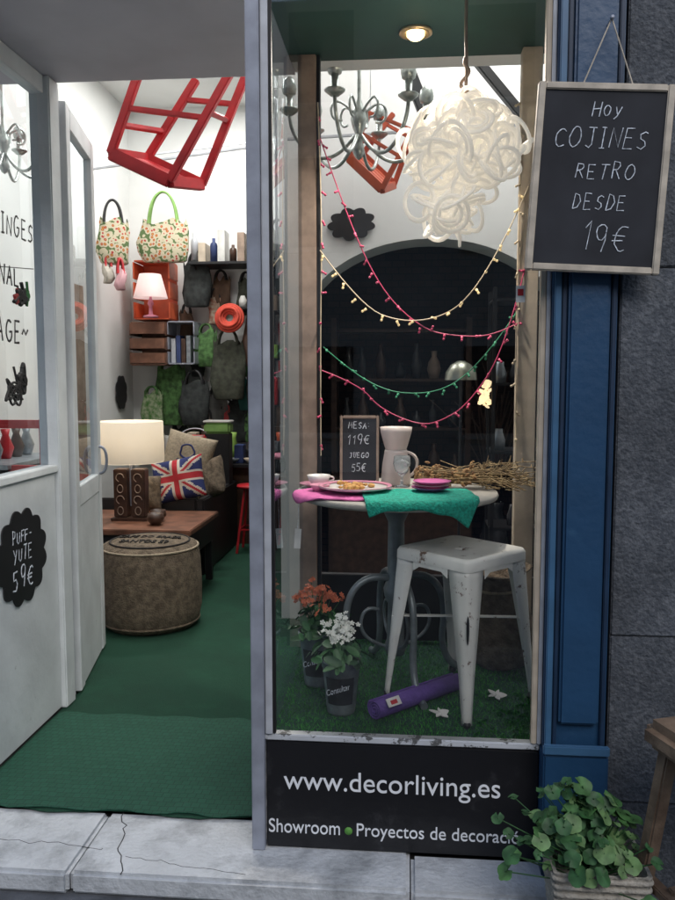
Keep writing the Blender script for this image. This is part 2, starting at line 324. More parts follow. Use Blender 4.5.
lathe('green_dot',[(0,0),(.013,0),(.013,.002),(0,.002)],mat('green_dot',(.12,.35,.06)),sg,20,(-.182,-.0065,.15),(R(90),0,0))
B=grp('blue_pilaster')
box('core',(.43,2.46,.47),(.618,2.6,2.949),BLUE,B,.004)
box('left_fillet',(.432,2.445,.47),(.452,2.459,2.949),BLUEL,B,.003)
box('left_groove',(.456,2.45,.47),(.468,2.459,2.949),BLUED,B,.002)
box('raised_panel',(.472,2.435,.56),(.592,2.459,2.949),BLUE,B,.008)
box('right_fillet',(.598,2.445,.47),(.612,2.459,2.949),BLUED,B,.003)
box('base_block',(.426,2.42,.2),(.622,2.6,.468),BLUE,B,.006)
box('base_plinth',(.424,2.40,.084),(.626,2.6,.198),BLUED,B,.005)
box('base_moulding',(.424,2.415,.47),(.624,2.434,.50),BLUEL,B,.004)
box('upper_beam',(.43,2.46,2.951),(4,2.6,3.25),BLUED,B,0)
GRAN=worn('grey_granite',(.075,.085,.102),(.17,.18,.20),.45,60,.8,bump=.7,soft=.25,bscale=90)
nt=GRAN.node_tree;_b=nt.nodes['Principled BSDF'];_src=_b.inputs['Base Color'].links[0].from_socket
_tc=[n for n in nt.nodes if n.type=='TEX_COORD'][0];_n=nt.nodes.new('ShaderNodeTexNoise');_n.inputs['Scale'].default_value=3;_n.inputs['Detail'].default_value=8;nt.links.new(_tc.outputs['Object'],_n.inputs['Vector'])
_r=nt.nodes.new('ShaderNodeValToRGB');_r.color_ramp.elements[0].position=.35;_r.color_ramp.elements[1].position=.65;_r.color_ramp.elements[0].color=(.62,.62,.62,1);_r.color_ramp.elements[1].color=(1.0,1.0,1.0,1);nt.links.new(_n.outputs['Fac'],_r.inputs[0])
_m=nt.nodes.new('ShaderNodeMix');_m.data_type='RGBA';_m.blend_type='MULTIPLY';_m.inputs[0].default_value=1;nt.links.new(_src,_m.inputs[6]);nt.links.new(_r.outputs[0],_m.inputs[7]);nt.links.new(_m.outputs[2],_b.inputs['Base Color'])
gw=grp('granite_wall')
for k,(za,zb) in enumerate([(.004,.30),(.303,.833),(.836,1.949),(1.952,3.0)]):
    x=.628; widths=[.75,1.1,.9,1.2]
    for j,w in enumerate(widths): 
        w2=w*(1.25 if k%2 else 1); box('block_%d_%d'%(k,j),(x,2.47,za),(x+w2-.004,2.62,zb),GRAN,gw,.004); x+=w2
box('joint_mortar',(.627,2.478,.004),(4.4,2.6,3.0),mat('mortar',(.05,.05,.055),.9),gw,0)
LF=grp('side_display_window')
box('lower_panel',(-1.66,2.45,.097),(-1.6,3.50,1.20),WPAINT,LF,.003)
box('sill',(-1.67,2.45,1.202),(-1.585,3.50,1.235),WPAINT,LF,.004)
box('top_rail',(-1.66,2.45,2.87),(-1.6,3.50,2.948),WPAINT,LF)
box('corner_post',(-1.665,2.40,.09),(-1.6,2.448,2.948),WPAINT,LF)
box('door_jamb',(-1.67,3.502,.09),(-1.575,3.60,2.948),WPAINT,LF,.006)
box('door_jamb_stop',(-1.66,3.602,.09),(-1.60,3.66,2.948),ALU2,LF,.004)
bm=bmesh.new(); bm.faces.new([bm.verts.new(p) for p in [(-1.63,2.45,1.235),(-1.63,3.5,1.235),(-1.63,3.5,2.87),(-1.63,2.45,2.87)]]); bmo('glass',bm,GLASS2,LF)
BK=mat('black_vinyl',(.015,.015,.015),.6)
rx=(R(90),0,R(90))
hand('lettering_1','LIVINGES',.075,BK,LF,(-1.628,3.21,2.25),rx,r=.0045)
hand('lettering_2','NAL',.08,BK,LF,(-1.628,3.20,2.05),rx,r=.0055)
bar('lettering_strike',(-1.625,2.9,2.05),(-1.625,3.40,2.10),.008,.003,BK,LF)
hand('lettering_3','AGE~',.085,BK,LF,(-1.628,3.22,1.82),rx,r=.0055)
def scr(c,a,b,n,s):
    random.seed(s); return [(-1.626,c[0]+a*math.sin(i*1.9)*random.uniform(.4,1),c[1]+b*math.cos(i*2.7)*random.uniform(.4,1)) for i in range(n)]
tube('doodle_leaf',scr((3.20,1.58),.13,.13,18,3),.005,BK,LF)
tube('doodle_leaf_tip',scr((3.27,1.62),.06,.12,14,4),.008,BK,LF)
tube('doodle_flower_black',scr((3.29,1.97),.07,.07,30,5),.008,BK,LF)
tube('doodle_flower_red',scr((3.25,1.96),.04,.045,16,6),.006,mat('dark_red_vinyl',(.25,.02,.02)),LF)
tube('doodle_flower_green',scr((3.34,1.98),.035,.06,16,8),.006,mat('dark_green_vinyl',(.02,.12,.03)),LF)
pq=grp('price_plaque',(-1.598,3.16,.885),rx)
poly('board',cloud(.22,.205,12,.14),.006,BLACK,pq)
hand('line_1','PUFF-',.05,CHALK,pq,(0,.09,.006),(0,0,0),r=.003)
hand('line_2','YUTE',.055,CHALK,pq,(0,.015,.006),(0,0,0),r=.003)
hand('line_3','59€',.085,CHALK,pq,(0,-.085,.006),(0,0,0),r=.004)
DR=grp('open_door',(-1.60,3.68,0),(0,0,R(12)))
box('stile_hinge',(-.02,0,.1),(.02,.09,2.9),WPAINT,DR);box('stile_lock',(-.02,.62,.1),(.02,.71,2.9),WPAINT,DR)
box('lower_panel',(-.015,.092,.1),(.015,.618,1.0),WPAINT,DR);box('mid_rail',(-.02,.092,1.002),(.02,.618,1.1),WPAINT,DR);box('top_rail',(-.02,.092,2.8),(.02,.618,2.9),WPAINT,DR)
bm=bmesh.new(); bm.faces.new([bm.verts.new(p) for p in [(0,.092,1.1),(0,.618,1.1),(0,.618,2.8),(0,.092,2.8)]]); bmo('glass',bm,GLASS2,DR)
tube('handle',[(.02,.65,1.1),(.06,.65,1.1),(.06,.65,1.25),(.02,.65,1.25)],.008,ALU,DR)
random.seed(12)
# ------------------------------------------------------------ hanging chalkboard
cb=grp('hanging_chalkboard',(.537,2.395,2.19),(0,R(3.2),0))
hw,hh,fw=.188,.262,.020
box('board',(-hw+.01,-.006,-hh+.01),(hw-.01,.008,hh-.01),CHALKB,cb,0)
box('frame_left',(-hw,-.014,-hh),(-hw+fw,.014,hh),PALEW,cb);box('frame_right',(hw-fw,-.014,-hh),(hw,.014,hh),PALEW,cb)
box('frame_top',(-hw+fw,-.013,hh-fw),(hw-fw,.013,hh),PALEW,cb);box('frame_bottom',(-hw+fw,-.013,-hh),(hw-fw,.013,-hh+fw),PALEW,cb)
for s,h,x,z in [('Hoy',.040,.01,.19),('COJINES',.052,.0,.112),('RETRO',.044,.02,.022),('DESDE',.042,.01,-.066),('19€',.070,.035,-.165)]:
    hand('chalk_line',s,h,CHALK,cb,(x,-.0062,z),r=.0016,slant=.15)
tube('string_left',[(-.065,0,hh-.005),(.0,.0,.44)],.0022,PALEW,cb,kind='POLY');tube('string_right',[(.075,0,hh-.005),(.0,.0,.44)],.0022,PALEW,cb,kind='POLY')
lathe('nail',[(0,0),(.006,0),(.006,.005),(.003,.006),(.003,.05)],ALU,cb,12,(0,-.01,.44),(R(-90),0,0))
# ------------------------------------------------------------ table
TX,TY,TZ=-.04,3.05,1.20
T=grp('round_bistro_table',(TX,TY,.457))
TT=mat('table_top_grey_wood',(.42,.40,.36),.5,var=.2,scale=6)
GM=mat('grey_painted_iron',(.19,.22,.23),.4,.4,.2,15)
lathe('top',[(0,.715),(.36,.715),(.38,.722),(.385,.733),(.38,.743),(0,.743)],TT,T,64)
lathe('column',[(0,.1),(.035,.1),(.045,.13),(.034,.16),(.031,.3),(.044,.33),(.048,.36),(.034,.40),(.031,.62),(.05,.66),(.10,.70),(.12,.714)],GM,T,24)
for i in range(4):
    a=R(20+90*i)
    pr=[(.02,.40),(.10,.42),(.185,.36),(.205,.24),(.19,.14),(.22,.05),(.28,.015),(.315,.012)]
    tube('leg_%d'%(i+1),[(r*math.cos(a),r*math.sin(a),z) for r,z in pr],.014,GM,T)
    pr=[(.03,.13),(.10,.15),(.15,.22),(.12,.30),(.07,.28)]
    tube('scroll_%d'%(i+1),[(r*math.cos(a),r*math.sin(a),z) for r,z in pr],.007,GM,T)
tg=grp('price_tag',(-.41,2.96,1.03));tube('string',[(0,0,.03),(.005,.01,.16)],.001,CHALK,tg,kind='POLY');box('card',(-.012,-.001,-.045),(.012,.001,.03),colors[1],tg,0,(0,R(4),0))
def drape(name,cx,cy,rx_,ry_,m,th,rotz=0,z=TZ+.003,square=False):
    bm=bmesh.new();N=36
    V=[]
    for i in range(N+1):
        row=[]
        for j in range(N+1):
            u,v=2*i/N-1,2*j/N-1
            if not square:
                uu=u*math.sqrt(1-v*v/2);vv=v*math.sqrt(1-u*u/2);u,v=uu,vv
            x=u*rx_;y=v*ry_;x,y=x*math.cos(rotz)-y*math.sin(rotz)+cx,x*math.sin(rotz)+y*math.cos(rotz)+cy
            r=math.hypot(x-TX,y-TY);e=r-.385; zz=z+.0015*math.sin(x*60)*math.sin(y*50)
            if e>0:
                d=e; k=(.385+min(d,.02)*.8)/r; x=TX+(x-TX)*k;y=TY+(y-TY)*k; zz=z-max(0,d-.008)*.95+ .004*math.sin(math.atan2(y-TY,x-TX)*22)*min(1,d*20)
            row.append(bm.verts.new((x,y,zz)))
        V.append(row)
    for i in range(N):
        for j in range(N): bm.faces.new((V[i][j],V[i+1][j],V[i+1][j+1],V[i][j+1]))
    o=bmo(name,bm,m,None,True); md=o.modifiers.new('s','SOLIDIFY');md.thickness=th;md.offset=1; return o
PINKM=mat('pink_felt',(.55,.12,.33),.9,var=.1,scale=20,bump=.3,bscale=200);TEAL=mat('teal_woven',(.01,.36,.26),.85,var=.3,scale=90,bump=.9,bscale=150)
drape('pink_placemat',-.195,2.90,.235,.16,PINKM,.005,-.1)
drape('teal_placemat',.045,2.81,.20,.17,TEAL,.005,.12,z=TZ+.010,square=True)
CER=mat('white_ceramic',(.7,.68,.66),.25,var=.05);CERP=mat('pink_ceramic',(.6,.25,.35),.3,var=.1);
pl=grp('plate_of_food',(-.19,2.93,TZ+.010))
lathe('plate',[(0,0),(.07,0),(.085,.006),(.135,.018),(.136,.021),(.085,.010),(0,.006)],CER,pl,48)
lathe('plate_rim',[(.122,.0185),(.136,.0225),(.134,.0245),(.120,.0205)],CERP,pl,48)
FD=mat('fried_food',(.5,.22,.06),.7,c2=(.65,.4,.12),scale=60)
bm=bmesh.new()
for i in range(46):
    a=random.uniform(0,6.28);r=random.uniform(0,.075);s=random.uniform(.009,.017)
    bmesh.ops.create_icosphere(bm,subdivisions=1,radius=s,matrix=Matrix.Translation((r*math.cos(a),r*math.sin(a),.014+random.uniform(0,.012)))@Matrix.Scale(.6,4,(0,0,1)))
bmo('food',bm,FD,pl,True)
ps=grp('pink_bowl_stack',(.085,2.92,TZ+.018))
for i in range(3): lathe('bowl_%d'%i,[(0,.0),(.04,.0),(.068,.012),(.070,.014),(.04,.005),(0,.004)],[PINKM,CERP,PINKM][i],ps,32,(0.003*i,0,i*.011))
cu=grp('cup_and_saucer',(-.345,3.10,TZ+.004))
lathe('saucer',[(0,0),(.04,0),(.075,.012),(.076,.014),(.04,.005),(0,.005)],CERP,cu,32)
lathe('cup',[(0,.007),(.022,.007),(.038,.02),(.046,.045),(.043,.045),(.034,.022),(.02,.012),(0,.012)],CER,cu,32)
tube('handle',[(.04,0,.04),(.060,0,.038),(.058,0,.024),(.036,0,.02)],.0035,CER,cu)
lathe('small_bowl',[(0,.0),(.02,.0),(.04,.028),(.038,.028),(.018,.004),(0,.004)],CERP,cu,32,(.02,-.15,0))
mb=grp('table_chalkboard',(-.19,3.17,TZ+.006),(R(-8),0,R(3)))
box('board',(-.068,-.004,.012),(.068,.004,.262),CHALKB,mb)
for n,l,h in [('frame_l',(-.078,-.007,0),(-.0675,.007,.275)),('frame_r',(.0675,-.007,0),(.078,.007,.275)),('frame_b',(-.067,-.0065,0),(.067,.0065,.012)),('frame_t',(-.067,-.0065,.262),(.067,.0065,.275))]: box(n,l,h,TAN,mb)
for s,h,z in [('MESA:',.025,.235),('119€',.038,.178),('JUEGO',.02,.115),('55€',.03,.065)]: hand('chalk_text',s,h,CHALK,mb,(0,-.005,z),r=.0014)
bar('easel_leg',(0,.01,.25),(0,.09,.0),.012,.006,TAN,mb)
cm=grp('white_coffee_maker',(-.045,3.20,TZ+.003))
CERG=mat('cream_enamel',(.64,.56,.52),.35,var=.06)
lathe('jug',[(0,0),(.055,0),(.06,.01),(.054,.08),(.046,.13),(.044,.140),(0,.14)],CERG,cm,32)
lathe('filter_cone',[(.042,.141),(.048,.16),(.062,.21),(.064,.23),(.058,.23),(.036,.17),(0,.16)],CERG,cm,32)
tube('handle',[(.05,0,.03),(.085,0,.05),(.085,0,.12),(.044,0,.13)],.006,CERG,cm)
gl=grp('glass_goblet',(-.02,3.05,TZ+.012))
GL=mat('clear_glass',(.85,.9,.92),.03,var=.0,trans=.85)
lathe('goblet',[(0,0),(.03,0),(.03,.004),(.006,.01),(.005,.04),(.025,.06),(.034,.09),(.03,.12),(.028,.12),(.031,.09),(.023,.063),(0,.05)],GL,gl,28)
db=grp('dried_branch_bundle',(.24,3.12,TZ+.004))
DRY=mat('dried_stems',(.20,.13,.06),.9,c2=(.36,.27,.14),scale=40)
ml=[]
for i in range(55):
    y=random.gauss(0,.025);z=abs(random.gauss(.03,.02));x0=random.uniform(-.2,-.1);x1=random.uniform(.05,.28)
    ml.append([(x0,y*2,z+.02),(x0*.4,y*.6,z*.8+.015),(x1*.5,y*1.5,z+.02+random.gauss(0,.012)),(x1,y*3+random.gauss(0,.02),z+random.gauss(.0,.035))])
for P in ml[:]:
    for k in range(4):
        t=random.uniform(.2,1);p=Vector(P[2]).lerp(Vector(P[3]),t);ml.append([tuple(p),tuple(p+Vector((random.uniform(-.01,.035),random.gauss(0,.015),random.gauss(.008,.014))))])
ml=[[(a,b,max(c,.004)) for a,b,c in P] for P in ml]
tube('stems',None,.0018,DRY,db,multi=ml,kind='POLY',res=2)
bm=bmesh.new()
for i in range(130):
    M_=Matrix.Translation((random.uniform(-.21,.02),random.gauss(0,.035),abs(random.gauss(.035,.022))+.008))@Euler((random.uniform(0,3),random.uniform(0,3),0)).to_matrix().to_4x4()@Matrix.Scale(random.uniform(1.3,2.4),4,(1,0,0))
    bmesh.ops.create_icosphere(bm,subdivisions=1,radius=random.uniform(.003,.009),matrix=M_)
bmo('seed_heads',bm,mat('seed_heads',(.2,.09,.04),.9,c2=(.45,.28,.12),scale=50),db,False)
# ------------------------------------------------------------ metal stool
WM=worn('white_worn_steel',(.80,.80,.76),(.16,.10,.07),.60,16,.38,.0,soft=.05)
SL=grp('metal_stool',(.197,2.885,.457),(0,0,R(47)))
def rr(h,r,n=6): 
    o=[]
    for cx,cy,a in [(h-r,h-r,0),(-h+r,h-r,90),(-h+r,-h+r,180),(h-r,-h+r,270)]: o+=circ(cx,cy,r,r,a,a+90,n)
    return o
bm=bmesh.new()
levels=[(.172,.028,.520),(.172,.03,.548),(.166,.03,.560),(.155,.028,.562),(.14,.025,.556),(.03,.029,.553),(.02,.0195,.553),(.02,.0195,.54)]
rg=[[bm.verts.new((x,y,z)) for x,y in rr(h,r)] for h,r,z in levels]
for a,b in zip(rg,rg[1:]):
    n=len(a)
    for i in range(n): bm.faces.new((a[i],a[(i+1)%n],b[(i+1)%n],b[i]))
bmo('seat',bm,WM,SL,True)
def plate(name,P,th,m,par):
    bm=bmesh.new(); bm.faces.new([bm.verts.new(p) for p in P]); o=bmo(name,bm,m,par); md=o.modifiers.new('s','SOLIDIFY');md.thickness=th;md.offset=0
    b=o.modifiers.new('b','BEVEL');b.width=.0015; return o
k=0
for sx,sy in [(1,1),(-1,1),(-1,-1),(1,-1)]:
    h0,h1=.165,.198
    bm=bmesh.new(); rows=[]
    for t in [0,.06,.15,.4,.7,.93,1]:
        h=h0+(h1-h0)*t; z=.53*(1-t)+.0; w=(.088-.06*min(1,t*1.15)); w=max(w,.02); c=.014
        if t==1: z=.006
        pr=[(h-w,h-.004),(h-w*.5,h),(h-c,h),(h-c*.3,h-c*.3),(h,h-c),(h,h-w*.5),(h-.004,h-w)]
        rows.append([bm.verts.new((sx*x,sy*y,z)) for x,y in pr])
    for a,b in zip(rows,rows[1:]):
        for i in range(len(a)-1): bm.faces.new((a[i],a[i+1],b[i+1],b[i]))
    o=bmo('leg_%d'%(k+1),bm,WM,SL,True); md=o.modifiers.new('s','SOLIDIFY');md.thickness=.004;md.offset=0
    lathe('foot_%d'%(k+1),[(0,0),(.013,0),(.015,.004),(.013,.02),(0,.02)],BLACK,SL,12,(sx*(h1-.012),sy*(h1-.012),0)); k+=1
for i in range(4):
    a=R(90*i)
    o=plate('apron_%d'%i,[(-.08,.168,.53),(.08,.168,.53),(.08,.169,.485),(.05,.169,.505),(-.05,.169,.505),(-.08,.169,.485)],.003,WM,SL);o.rotation_euler=(0,0,a)
bar('brace_1',(-.175,-.175,.30),(.175,.175,.30),.022,.004,WM,SL,(0,0,1));bar('brace_2',(-.175,.175,.305),(.175,-.175,.305),.022,.004,WM,SL,(0,0,1))
poly('leg_slot',[(x*.005,y*.05) for x,y in circ(0,0,1,1,0,345,16)],.002,BLACK,SL,(-.1795,-.1795,.33),(R(90),0,R(-45)))
# ------------------------------------------------------------ ring pendant lamp
RL=grp('ring_pendant_lamp',(.195,2.95,2.42))
RT=transluc('translucent_tubing',(.93,.90,.84),.4,.26)
bm0=bmesh.new()
random.seed(11)
def torus(bm,M,Rr,r,n=20,m=6):
    g=[]
    for i in range(n):
        a=2*math.pi*i/n
        g.append([bm.verts.new(M@Vector(((Rr+r*math.cos(2*math.pi*j/m))*math.cos(a),(Rr+r*math.cos(2*math.pi*j/m))*math.sin(a)*1.15,r*.8*math.sin(2*math.pi*j/m)))) for j in range(m)])
    for i in range(n):
        for j in range(m): bm.faces.new((g[i][j],g[(i+1)%n][j],g[(i+1)%n][(j+1)%m],g[i][(j+1)%m]))
for i in range(150):
    d=Vector((random.gauss(0,1),random.gauss(0,1),random.gauss(0,1))).normalized(); rad=random.uniform(.12,.18)
    p=Vector((d.x*rad*1.08,d.y*rad*.9,d.z*rad*.80+.03)); 
    if random.random()<.2: p=Vector((random.gauss(0,.05)-.04,random.gauss(0,.05),random.uniform(-.24,-.12)))
    nn=(d+Vector((0,0,random.uniform(-.3,.3)))).normalized()
    q=(nn.to_track_quat('Z','Y').to_matrix()@Euler((random.gauss(0,.55),random.gauss(0,.55),0)).to_matrix()).to_4x4()
    Rr=random.uniform(.044,.066)
    torus(bm0,Matrix.Translation(p)@q,Rr,.0078)
    if i%2: torus(bm0,Matrix.Translation(p+nn*.006)@q,Rr*.66,.0065)
bmo('tube_rings',bm0,RT,RL,True)
lathe('inner_globe',[(0,-.08),(.05,-.06),(.08,0),(.05,.06),(0,.08)],transluc('inner_diffuser',(.9,.88,.8),.5,.35),RL,24)
tube('rope',[(0,0,.12),(.004,0,.3),(-.003,0,.43),(0,0,.528)],.006,TAN,RL)
tube('rope_knot',[(0,0,.17),(.03,0,.20),(-.03,.01,.24),(.02,0,.28),(-.01,0,.31),(0,0,.33)],.007,TAN,RL)
sp=grp('ceiling_spotlight',(.02,3.20,2.949))
lathe('ring',[(.035,-.001),(.062,-.001),(.064,-.010),(.05,-.014),(.036,-.006)],mat('brass_ring',(.6,.42,.22),.3,.6),sp,32)
lathe('bulb',[(0,-.004),(.034,-.004),(.034,-.018),(.022,-.030),(0,-.034)],mat('bulb_lit',(1,.72,.38),emit=4.5),sp,24)
l=bpy.data.lights.new('spot_lamp','SPOT');l.energy=105;l.color=(1,.90,.78);l.spot_size=R(125);l.spot_blend=.7;l.shadow_soft_size=.05
lo=bpy.data.objects.new('spot_lamp',l);col.objects.link(lo);lo.parent=sp;lo.location=(0,0,-.06);lo.rotation_euler=(R(-20),R(4),0)
# ------------------------------------------------------------ chandeliers
CM=mat('verdigris_iron',(.42,.46,.44),.32,.7,.3,25)
def chand(loc,R0=.33,rot=15):
    CH=grp('iron_chandelier',loc,(0,0,R(rot)))
    lathe('stem',[(0,-.06),(.015,-.05),(.03,-.02),(.02,.01),(.012,.05),(.03,.09),(.04,.13),(.025,.18),(.01,.22),(.01,.6)],CM,CH,20)
    for i in range(6):
        a=R(60*i);c_,s_=math.cos(a),math.sin(a); k=R0/.33
        tube('arm_%d'%i,[(r*c_*k,r*s_*k,z) for r,z in [(.02,.05),(.08,-.03),(.18,-.07),(.27,-.02),(.33,.08),(.33,.14)]],.009,CM,CH)
        tube('scroll_%d'%i,[(r*c_*k,r*s_*k,z) for r,z in [(.02,.15),(.09,.22),(.14,.18),(.12,.11),(.08,.12)]],.006,CM,CH)
        lathe('cup_%d'%i,[(0,.13),(.02,.13),(.045,.15),(.047,.156),(.02,.15),(.016,.15),(.018,.22),(0,.22)],CM,CH,16,(R0*c_,R0*s_,0))
        lathe('bulb_cover_%d'%i,[(0,.22),(.03,.225),(.036,.25),(.03,.28),(.012,.30),(0,.30)],CM,CH,12,(R0*c_,R0*s_,0))
chand((-.24,3.9,2.72));chand((-2.3,4.5,2.85),.3,40)  # second one is a solid stand-in for a chandelier's reflection in the side glass
# ------------------------------------------------------------ hanging stools
def hangstool(name,m,C,D,A,Bp,off,w,lines):
    g=grp(name); off=Vector(off); C,D,A,Bp=map(Vector,(C,D,A,Bp))
    C2,D2=C+off,D+off; A2=A.lerp(Bp,.25)+off*1.0; B2=A.lerp(Bp,.8)+off*1.0
    bar('seat_front',C,D,w*1.5,w,m,g);bar('seat_back',C2,D2,w*1.5,w,m,g);bar('seat_left',C,C2,w,w*1.4,m,g,(0,0,1));bar('seat_right',D,D2,w,w*1.4,m,g,(0,0,1))
    for n,(p,q) in enumerate([(C,A),(D,Bp),(C2,A2),(D2,B2)]): bar('leg_%d'%(n+1),p,q,w*.95,w*.95,m,g)
    for n,(t,(p,q,r,s)) in enumerate([(.55,(C,A,D,Bp)),(.75,(C2,A2,D2,B2)),(.35,(C,A,C2,A2)),(.6,(D,Bp,D2,B2)),(.97,(C,A,D,Bp))]):
        bar('rung_%d'%(n+1),p.lerp(q,t),r.lerp(s,t),w*.6,w*.6,m,g)
    for k in range(5):
        t=(k+.5)/5; bar('slat_%d'%k,C.lerp(C2,t),D.lerp(D2,t),.012,off.length/5.6,m,g,off.normalized())
    for n,p in enumerate(lines): bar('wire_%d'%n,p,(p[0],p[1],4.28 if p[2]<4 else p[2]),.004,.004,ALU2,g)
    return g
hangstool('hanging_red_stool',RED,(-1.60,4.3,2.83),(-1.28,4.3,2.68),(-1.43,4.3,3.26),(-.92,4.3,3.27),(.10,.30,.05),.045,[(-1.43,4.3,3.26),(-.92,4.3,3.27)])
hangstool('hanging_orange_stool',ORANGE,(-.31,4.2,2.75),(-.14,4.2,2.59),(-.2,4.2,2.98),(.02,4.2,2.89),(.06,.16,.06),.028,[(-.2,4.2,2.98)])
cpq=grp('black_cloud_plaque',(-.35,4.985,2.57),(R(90),0,0));poly('board',cloud(.15,.10,9,.2),.008,BLACK,cpq,rot=(0,0,.1))
# ------------------------------------------------------------ string lights
def lights(name,pts,wc,bc,n,y=3.4):
    g=grp(name); cv=[(x,y+.03*math.sin(i),z) for i,(x,z) in enumerate(pts)]
    tube('wire',cv,.0025,wc,g)
    bm=bmesh.new(); segs=[(Vector(a),Vector(b)) for a,b in zip(cv,cv[1:])];tot=sum((b-a).length for a,b in segs)
    for i in range(n):
        t=tot*(i+.5+random.uniform(-.2,.2))/n
        for a,b in segs:
            if t<=(b-a).length: p=a.lerp(b,t/(b-a).length);break
            t-=(b-a).length
        E_=Euler((random.gauss(0,.7),random.gauss(0,.9),0)).to_matrix()
        bmesh.ops.create_cone(bm,segments=8,radius1=.003,radius2=.006,depth=.018,cap_ends=True,matrix=Matrix.Translation(p+E_@Vector((0,0,-.010)))@E_.to_4x4())
        bmesh.ops.create_icosphere(bm,subdivisions=1,radius=.006,matrix=Matrix.Translation(p+E_@Vector((0,0,-.021))))
    bmo('bulbs',bm,bc,g,True)
PK=mat('pink_wire',(.5,.05,.13),.4,emit=.05);YL=mat('warm_bulb',(.8,.6,.3),.4,emit=.5);CR=mat('cream_wire',(.6,.5,.35),.5);GNW=mat('green_wire',(.02,.25,.12),.5)
lights('string_lights',[(-.37,2.62),(-.27,2.33),(-.12,2.0),(.06,1.83),(.2,1.80),(.36,1.80),(.48,1.87)],PK,PK,22)
lights('string_lights',[(-.37,2.16),(-.2,1.93),(-.03,1.86),(.15,1.88),(.27,1.98),(.42,2.25),(.48,2.40)],CR,YL,18,3.38)
lights('string_lights',[(-.36,1.76),(-.27,1.68),(-.15,1.6),(-.03,1.56),(.14,1.57),(.27,1.66),(.42,1.85),(.48,1.95)],GNW,GNW,18,3.42)
lights('string_lights',[(-.36,1.66),(-.2,1.6),(-.12,1.5),(.05,1.43),(.14,1.45),(.25,1.52),(.4,1.75),(.48,2.1)],PK,PK,18,3.36)
lights('string_lights',[(-.375,2.75),(-.36,2.3),(-.37,1.8),(-.365,1.3)],CR,PK,14,3.36)
lights('string_lights',[(.44,2.8),(.45,2.3),(.44,1.8),(.45,1.2)],CR,CR,14,3.35)
# ------------------------------------------------------------ floor things in display
PU=mat('purple_foam',(.11,.055,.27),.8,var=.12,scale=30,bump=.3,bscale=90)
ym=grp('rolled_purple_mat',(.045,2.80,.495),(0,0,math.atan2(.31,.32)))
bm=bmesh.new(); n=90; prev=None
for i in range(n):
    a=i*.22; r=.008+.030*i/n
    for_=[(-.21,r*math.cos(a),r*math.sin(a)),(.21,r*math.cos(a),r*math.sin(a)*.95)]
    cur=[bm.verts.new(p) for p in for_]
    if prev: bm.faces.new((prev[0],cur[0],cur[1],prev[1]))
    prev=cur
o=bmo('roll',bm,PU,ym,True);md=o.modifiers.new('s','SOLIDIFY');md.thickness=.006
box('label',(-.185,-.040,.012),(-.125,-.0375,.042),CER,ym,0,(R(-38),0,0));box('label_logo',(-.17,-.0425,.02),(-.142,-.0402,.034),RED,ym,0,(R(-38),0,0))
def bfly(nm,loc,rz):
    g=grp(nm,loc,(R(12),R(6),rz))
    for i,(a,L_,w_) in enumerate([(25,.040,.012),(155,.040,.012),(-48,.032,.009),(-132,.032,.009),(90,.030,.006)]):
        pts=[(L_*.5*(1+math.cos(R(t))),w_*math.sin(R(t))*(1-.5*math.cos(R(t)))) for t in range(0,360,30)]
        poly('wing',pts,.003,CER,g,(0,0,.0007*i),(R(14),0,R(a)))
bfly('white_butterfly_ornament',(.12,2.69,.474),.3);bfly('white_butterfly_ornament',(.33,2.87,.474),-.4)
sk=grp('burlap_sack',(.40,3.27,.457),(R(3),R(-4),0))
lathe('bag',[(0,0),(.09,0),(.125,.02),(.14,.08),(.135,.16),(.12,.23),(.10,.29),(.09,.33),(.10,.37),(.125,.40),(.12,.405),(.09,.37),(.07,.33),(0,.31)],BURLAP,sk,40,wob=.07)
tube('neck_rope',[(.1*math.cos(R(a)),.1*math.sin(R(a)),.325) for a in range(0,360,30)],.006,BURL2,sk,cyc=True)
LG1=mat('kalanchoe_leaf_a',(.035,.12,.035),.5,var=.3,scale=10);LG2=mat('kalanchoe_leaf_b',(.018,.065,.022),.5,var=.3,scale=10)
